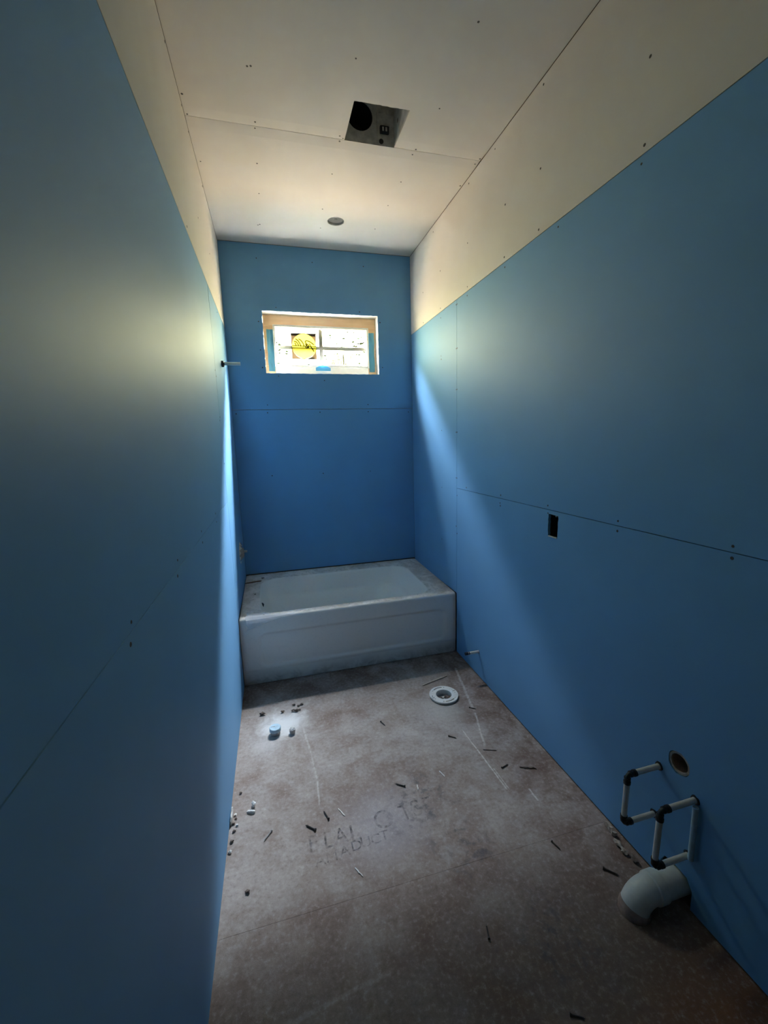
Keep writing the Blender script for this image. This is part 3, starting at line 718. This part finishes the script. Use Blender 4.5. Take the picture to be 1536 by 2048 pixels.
# round ceiling box
rb = empty('round_ceiling_box', (CX, CY, H), 'round grey junction box set in a circular hole in the ceiling', 'junction box')
adopt(mesh('box_wall', hollow((CX, CY, H + .003), (CX, CY, H + .04), .0555, .0575, 30), 'steel', None, True), rb)
adopt(mesh('box_back', tube([(CX, CY, H + .0125), (CX, CY, H + .0155)], .0553, 30), 'boxgrey', None, True), rb)
adopt(mesh('centre_knockout', tube([(CX, CY, H + .0105), (CX, CY, H + .0124)], .010, 16), 'boxgrey', None, True), rb)

# ------------------------------------------------------------------ plumbing and boxes on the walls
def pipe_thing(name, loc, label, cat, group=None): return empty(name, loc, label, cat, group)
sa = empty('shower_pipe_stub', (0, -.508, 2.09), 'short pale pipe stub with dark collar high on the left wall beside the window', 'pipe')
adopt(mesh('pipe', tube([(-.06, -.508, 2.09), (.112, -.508, 2.09)], .0105, 18), 'pex', None, True), sa)
adopt(mesh('collar', tube([(-.004, -.508, 2.088), (.014, -.508, 2.088), (.018, -.508, 2.088)], [.021, .020, .012], 18), 'black', None, True), sa)
adopt(mesh('pipe_end', hollow((.1122, -.508, 2.09), (.118, -.508, 2.09), .008, .0115, 18), 'pex', None, True), sa)
# tub valve rough-in
va = empty('tub_valve', (0, -.355, .765), 'rough plaster-splashed faucet valve in a torn hole above the bathtub', 'faucet valve')
bm = bmesh.new(); bmesh.ops.create_icosphere(bm, subdivisions=3, radius=1)
for v in bm.verts:
    k_ = 1 + .28 * noise.noise(v.co * 2.6); v.co = Vector((-.020 + v.co.x * .045 * k_, -.35 + v.co.y * .062 * k_, .765 + v.co.z * .068 * k_))
adopt(mesh('valve_body', bm, 'tan', None, 2), va)
adopt(mesh('stem', tube([(.01, -.33, .765), (.048, -.33, .763)], .009, 14), 'steel', None, True), va)
bm = bmesh.new(); n_ = len(VALVE)
for i in range(n_):
    a, b = VALVE[i], VALVE[(i + 1) % n_]; c = (-.355, .765)
    mid_ = ((a[0] + b[0]) / 2, (a[1] + b[1]) / 2); k_ = random.uniform(.65, .9)
    vs = [bm.verts.new((.0006, *a)), bm.verts.new((.0006, *b)), bm.verts.new((random.uniform(.004, .02), c[0] + (mid_[0] - c[0]) * k_, c[1] + (mid_[1] - c[1]) * k_))]
    bm.faces.new(vs)
adopt(mesh('torn_paper', bm, 'paper'), va)
# toilet supply stub on the right wall
st = empty('toilet_supply_stub', (W, -1.255, .176), 'small white water pipe stub low on the right wall by the bathtub', 'pipe')
adopt(mesh('pipe', tube([(W + .05, -1.255, .176), (W - .075, -1.255, .176)], .0085, 16), 'pex', None, True), st)
adopt(mesh('end_cap', tube([(W - .076, -1.255, .176), (W - .096, -1.255, .176)], .0105, 16), 'black', None, True), st)
adopt(mesh('crimp_ring', tube([(W - .066, -1.255, .176), (W - .072, -1.255, .176)], .0100, 16), 'black', None, True), st)
# vanity supply loops
PR = .0092
def loop(ya, za, yb, zb, ext, label, back):
    t = empty('water_pipe_loop', (W, ya, za), label, 'water pipes', 'supply loops on the right wall')
    xa = W - ext
    def pp(name, bm, mat): return adopt(mesh(name, bm, mat, None, True), t)
    pp('pipe', tube([(W + .05, ya, za), (xa + .026, ya, za)], PR, 16), 'pex')
    pp('pipe', tube([(xa, ya, za - .026), (xa, yb, zb + .026)], PR, 16), 'pex')
    pp('pipe', tube([(xa + .026, yb, zb), (W + .05, yb, zb)], PR, 16), 'pex')
    for y, z, s in ((ya, za, -1), (yb, zb, 1)):
        path = [(xa + .034, y, z), (xa + .016, y, z)] + [tuple(p) for p in arc((xa + .012, y, z + s * .012), (0, 0, -s), (-1, 0, 0), .012, 0, PI / 2, 5)] + [(xa, y, z + s * .016), (xa, y, z + s * .034)]
        pp('elbow', tube(path, .0078, 14), 'black')
        pp('crimp_ring', tube([(xa + .024, y, z), (xa + .033, y, z)], .0115, 16), 'black')
        pp('crimp_ring', tube([(xa, y, z + s * .024), (xa, y, z + s * .033)], .0115, 16), 'black')
        pp('elbow_band', tube([(xa + .010, y, z), (xa + .018, y, z)], .0105, 16), 'black')
        pp('elbow_band', tube([(xa, y, z + s * .010), (xa, y, z + s * .018)], .0105, 16), 'black')
    for y, z in ((ya, za), (yb, zb)):
        pp('grommet', hollow((W - .003, y, z), (W + .006, y, z), .0096, .0135, 16), 'black')
    if back:
        pp('wall_pipe', tube([(W - .011, ya - .012, za - .012), (W - .011, yb - .016, zb + .005)], .0085, 16), 'bluecap')['label'] = 'pale blue-grey pipe against the wall'
loop(-2.570, .416, -2.568, .224, .133, 'white water pipe loop with black elbows, nearer the bathtub', False)
loop(-2.701, .402, -2.698, .193, .138, 'white water pipe loop with black elbows, just above the big white drain elbow', True)
# sink drain opening
sd_ = empty('sink_drain_opening', (W, -2.637, .481), 'round open drain pipe set in the right wall above the water pipes', 'drain pipe')
adopt(mesh('pipe', hollow((W + .0105, -2.637, .481), (W + .12, -2.637, .481), .031, .036, 26), 'prim', None, True), sd_)
adopt(mesh('rim', hollow((W + .003, -2.637, .481), (W + .0100, -2.637, .481), .0295, .0370, 26), 'tan', None, True), sd_)
adopt(mesh('pipe_back', tube([(W + .118, -2.637, .481), (W + .122, -2.637, .481)], .0305, 20), 'black', None, True), sd_)
# electrical box
eb = empty('electrical_box', (W, -1.954, 1.148), 'empty dark electrical box sunk in the right wall', 'electrical box')
bx = plate('x', rect(-1.990, -1.918, 1.095, 1.202), [rect(-1.986, -1.922, 1.099, 1.198)], W + .0135, W + .06)
adopt(mesh('box_sides', bx, 'black'), eb)
adopt(mesh('box_back', bbox_bm(W + .0605, W + .064, -1.990, -1.918, 1.095, 1.202), 'black'), eb)
adopt(mesh('torn_paper', bbox_bm(W - .003, W + .004, -1.983, -1.924, 1.0945, 1.0995, bevel=.001), 'paper'), eb)['label'] = 'torn white paper edge'
adopt(mesh('screw_lug', tube([(W + .014, -1.954, 1.193), (W + .03, -1.954, 1.193)], .004, 10), 'steel', None, True), eb)

# big PVC drain elbow at the wall base
ex_, ey_ = 1.330, -2.665
de = empty('drain_elbow', (ex_, ey_, 0), 'large white plastic drain elbow stained at the joint, from floor to right wall', 'drain pipe')
path = [(ex_, ey_, -.04), (ex_, ey_, .0)] + [tuple(p) for p in arc((ex_ + .058, ey_, .002), (-1, 0, 0), (0, 0, 1), .058, 0, PI / 2, 9)] + [(W + .05, ey_, .060)]
adopt(mesh('elbow', tube(path, .044, 28), 'pvc', None, True), de)
adopt(mesh('hub_ring', tube([(ex_ + .060, ey_, .060), (ex_ + .064, ey_, .060), (ex_ + .096, ey_, .060), (ex_ + .100, ey_, .060)], [.044, .0485, .0485, .044], 28), 'pvc', None, True), de)
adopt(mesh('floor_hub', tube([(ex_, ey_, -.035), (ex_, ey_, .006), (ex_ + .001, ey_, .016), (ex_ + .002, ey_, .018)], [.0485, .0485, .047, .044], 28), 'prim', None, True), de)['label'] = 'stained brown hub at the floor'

# ------------------------------------------------------------------ floor fittings
tf = empty('toilet_flange', (1.193, -1.39, 0), 'white round toilet flange on the floor in front of the bathtub', 'toilet flange')
def slot(r0, r1, a0, a1, n=10):
    return [(1.193 + r1 * math.cos(a0 + (a1 - a0) * i / n), -1.39 + r1 * math.sin(a0 + (a1 - a0) * i / n)) for i in range(n + 1)] + \
           [(1.193 + r0 * math.cos(a1 + (a0 - a1) * i / n), -1.39 + r0 * math.sin(a1 + (a0 - a1) * i / n)) for i in range(n + 1)]
hl = [circ(1.193, -1.39, .050, 36)] + [slot(.068, .076, a - .42, a + .42) for a in (PI / 2 + .2, -PI / 2 + .2)] + [slot(.066, .084, a - .04, a + .04, 2) for a in (.2, PI + .2)]
for a in (.2 + .22, .2 - .22, PI + .2 + .22, PI + .2 - .22, PI / 2 + .2 + .6, PI / 2 + .2 - .6, -PI / 2 + .2 + .6, -PI / 2 + .2 - .6):
    hl.append(circ(1.193 + .073 * math.cos(a), -1.39 + .073 * math.sin(a), .0038, 8))
adopt(mesh('flange_ring', plate('z', circ(1.193, -1.39, .088, 56), hl, .014, .007), 'pvc'), tf)
adopt(mesh('skirt', hollow((1.193, -1.39, .0005), (1.193, -1.39, .0068), .054, .086, 48), 'greycap', None, True), tf)
adopt(mesh('pipe', hollow((1.193, -1.39, .0135), (1.193, -1.39, -.06), .0475, .0498, 36), 'pvc', None, True), tf)
adopt(mesh('test_cap', tube([(1.193, -1.39, -.022), (1.193, -1.39, -.018)], .0472, 30), 'greycap', None, True), tf)['label'] = 'grey test cap inside the pipe'
for i in range(7):
    a = random.uniform(0, 2 * PI); r_ = random.uniform(.005, .034)
    q = pebble('debris', (0, 0, 0), random.uniform(.006, .012), 'chip' if i % 2 else 'mud', None, None, None, i + 11, (1.4, .9, .5)); q.location = (r_ * math.cos(a), r_ * math.sin(a) - .008, -.017); q.parent = tf
bc = empty('capped_pipe', (.19, -1.428, 0), 'pale blue capped pipe stub standing in white dust on the floor', 'capped pipe')
adopt(mesh('cap', tube([(.19, -1.428, .020), (.19, -1.428, .036), (.19, -1.428, .039)], [.0305, .0305, .028], 28), 'bluecap', None, True), bc)
adopt(mesh('pipe', tube([(.19, -1.428, -.03), (.19, -1.428, .0198)], .0255, 28), 'greycap', None, True), bc)
adopt(mesh('cap_ridge', bbox_bm(.166, .190, -1.424, -1.4215, .0392, .0402), 'greycap'), bc)
gc = empty('pipe_plug', (.280, -1.452, 0), 'small grey ribbed pipe plug beside the pale blue cap', 'pipe plug')
adopt(mesh('plug', tube([(.28, -1.452, -.02), (.28, -1.452, .012), (.28, -1.452, .024), (.28, -1.452, .027)], [.0105, .0155, .0165, .012], 20), 'greycap', None, True), gc)
for a in (0, PI / 3, 2 * PI / 3):
    dx_, dy_ = .014 * math.cos(a), .014 * math.sin(a)
    adopt(mesh('rib', tube([(.28 - dx_, -1.452 - dy_, .0278), (.28 + dx_, -1.452 + dy_, .0278)], .0018, 6), 'chip'), gc)

# ------------------------------------------------------------------ debris on the floor
def dscrew_mesh():
    bm = bmesh.new(); sweep(bm, [(-.020, 0, .0032), (-.0185, 0, .0032), (-.014, 0, .0026), (.010, 0, .0024), (.021, 0, .0016)], [.0042, .0042, .0022, .0019, .0004], 8)
    for i in range(7): sweep(bm, [(-.010 + .004 * i, 0, .0025), (-.0085 + .004 * i, 0, .0025)], [.0026, .0020], 8)
    me = bpy.data.meshes.new('drywall_screw'); bm.to_mesh(me); bm.free(); me.materials.append(MT['screw']); return me
DS = dscrew_mesh()
for x, y, a, s, lb in [(.391, -2.018, 1.9, 1.2, 'dark drywall screw just beyond the first printed letters, the upper of two'),
        (.322, -2.058, 2.4, 1.3, 'dark drywall screw just beyond the first printed letters, the lower left of two'),
        (.737, -1.958, 2.5, 1.2, 'dark drywall screw in mid floor beyond the smudged end of the printing'),
        (.770, -1.527, -1.2, 1.1, 'dark drywall screw in mid floor level with the pale blue capped pipe'),
        (1.094, -1.739, -.7, 1.1, 'dark drywall screw beside the upper end of the long white floor scrape'),
        (1.251, -1.996, .3, 1.1, 'dark drywall screw just left of the dark splinter near the right wall'),
        (1.349, -2.546, -.8, 1.3, 'dark drywall screw on the floor left of the big white drain elbow'),
        (1.226, -2.405, -1.3, 1.0, 'dark drywall screw on the floor at the panel seam near the right wall'),
        (.833, -2.591, 1.3, 1.0, 'dark drywall screw alone in the brown floor below the seam'),
        (.968, -2.837, -.5, 1.0, 'dark drywall screw nearest the viewer at the bottom of the picture'),
        (1.305, -1.55, -.6, 1.0, 'dark drywall screw on the floor just below the toilet flange')]:
    o = bpy.data.objects.new('drywall_screw', DS); COL.objects.link(o); o.location = (x, y, .0006); o.rotation_euler = (0, 0, a); o.scale = (s, s, s)
    tag(o, lb, 'screw', 'loose screws on the floor')
o = bpy.data.objects.new('drywall_screw', DS.copy()); COL.objects.link(o); o.location = (.153, -2.046, .0006); o.rotation_euler = (0, 0, PI + .9); o.scale = (1.2,) * 3
o.data.materials[0] = MT['greycap']; tag(o, 'loose bright grey screw on the floor near the left wall', 'screw', 'loose screws on the floor')
for i, (x, y, a, L, lb) in enumerate([(.456, -2.021, -1.1, .05, 'pale sliver on the floor right of the two dark screws by the printing'),
        (.477, -2.290, -1.1, .045, 'pale sliver on the floor nearest the viewer, below the printed letters'),
        (.945, -1.951, -1.3, .04, 'pale sliver on the floor left of the long white scrape'),
        (.809, -1.992, 1.4, .03, 'short pale sliver beside the dark screw in mid floor')]):
    dx_, dy_ = math.cos(a) * L / 2, math.sin(a) * L / 2
    bar('sliver', (x - dx_, y - dy_, .0008), (x + dx_, y + dy_, .0008), .0045, .0022, 'chip', lb, 'sliver', 'slivers on the floor', .3, i)
bar('wood_splinter', (1.108, -1.247, .0008), (1.300, -1.190, .0008), .009, .006, 'stick', 'long thin wooden stick lying between the toilet flange and the bathtub', 'stick', None, .1, 9)
bar('bark_strip', (1.315, -2.020, .0008), (1.385, -2.050, .0008), .008, .005, 'mud', 'dark splinter on the floor near the right wall', 'splinter', None, .3, 12)
# square scrap of board
bm = plate('z', [(1.245, -1.755), (1.305, -1.795), (1.265, -1.892), (1.205, -1.868)], [], .004, .0006)
o = mesh('board_scrap', bm, 'floor'); tag(o, 'small square scrap of brown board on the floor near the right wall', 'board scrap')
CH = 'small pale chip of drywall at the foot of the left wall'
for i, (x, y, r_) in enumerate([(.018, -1.905, .005), (.022, -1.925, .0045), (.014, -1.948, .005), (.030, -1.960, .0045), (.020, -1.985, .0055), (.015, -2.03, .006), (.012, -2.075, .006), (.034, -1.793, .005)]):
    pebble('drywall_chip', (x, y, .0006), r_, 'mud' if i % 3 else 'chip', CH.replace('pale', 'crumbly'), 'chip', 'crumbs along the left wall', i + 30, (1.2, 1, .6))
pebble('plaster_piece', (.093, -1.880, .0006), .012, 'chip', 'white plaster crumb, the rounder one of the pair near the left wall', 'plaster crumb', None, 41, (.8, 1.0, .8))
bar('plaster_flake', (.066, -1.907, .001), (.100, -1.916, .001), .010, .010, 'chip', 'white plaster flake, the longer one of the pair near the left wall', 'plaster crumb', None, .2, 14)
bar('paper_strip', (.006, -1.88, .004), (.006, -1.955, .004), .006, .022, 'paper', 'upright pale strip leaning at the foot of the left wall', 'strip', None, .2, 17)
DC = 'dark dirt crumb in the cluster on the floor beyond the pale blue cap'
for i, (x, y, r_) in enumerate([(.118, -1.242, .011), (.232, -1.254, .008), (.300, -1.205, .007), (.325, -1.222, .006), (.345, -1.215, .008), (.292, -1.262, .007), (.312, -1.268, .009), (.330, -1.262, .006)]):
    pebble('dirt_clump', (x, y, .0006), r_, 'mud', ('dark dirt clump alone at the left, in the tub shadow edge' if i == 0 else 'small dark dirt crumb between the lone clump and the cluster' if i == 1 else DC), 'dirt', 'dirt clumps near the bathtub', i + 50, (1.3, .8, .7))
pebble('dirt_clump', (.085, -2.247, .0006), .007, 'mud', 'single dark dirt crumb on the floor near the left wall, lower in view', 'dirt', None, 70)
# broken bits below the water pipes
bar('caulk_piece', (1.475, -2.385, .004), (1.468, -2.440, .004), .016, .018, 'tan', 'short beige stub at the foot of the right wall below the pipes', 'debris', None, .2, 21)
for i, (x, y) in enumerate([(1.455, -2.47), (1.452, -2.50), (1.462, -2.535)]):
    pebble('plaster_rubble', (x, y, .0006), .010, 'tan' if i < 2 else 'mud', 'crumbled plaster bit beside the beige stub at the right wall', 'plaster crumb', 'rubble at the right wall', i + 80, (1.0, 1.5, .7))
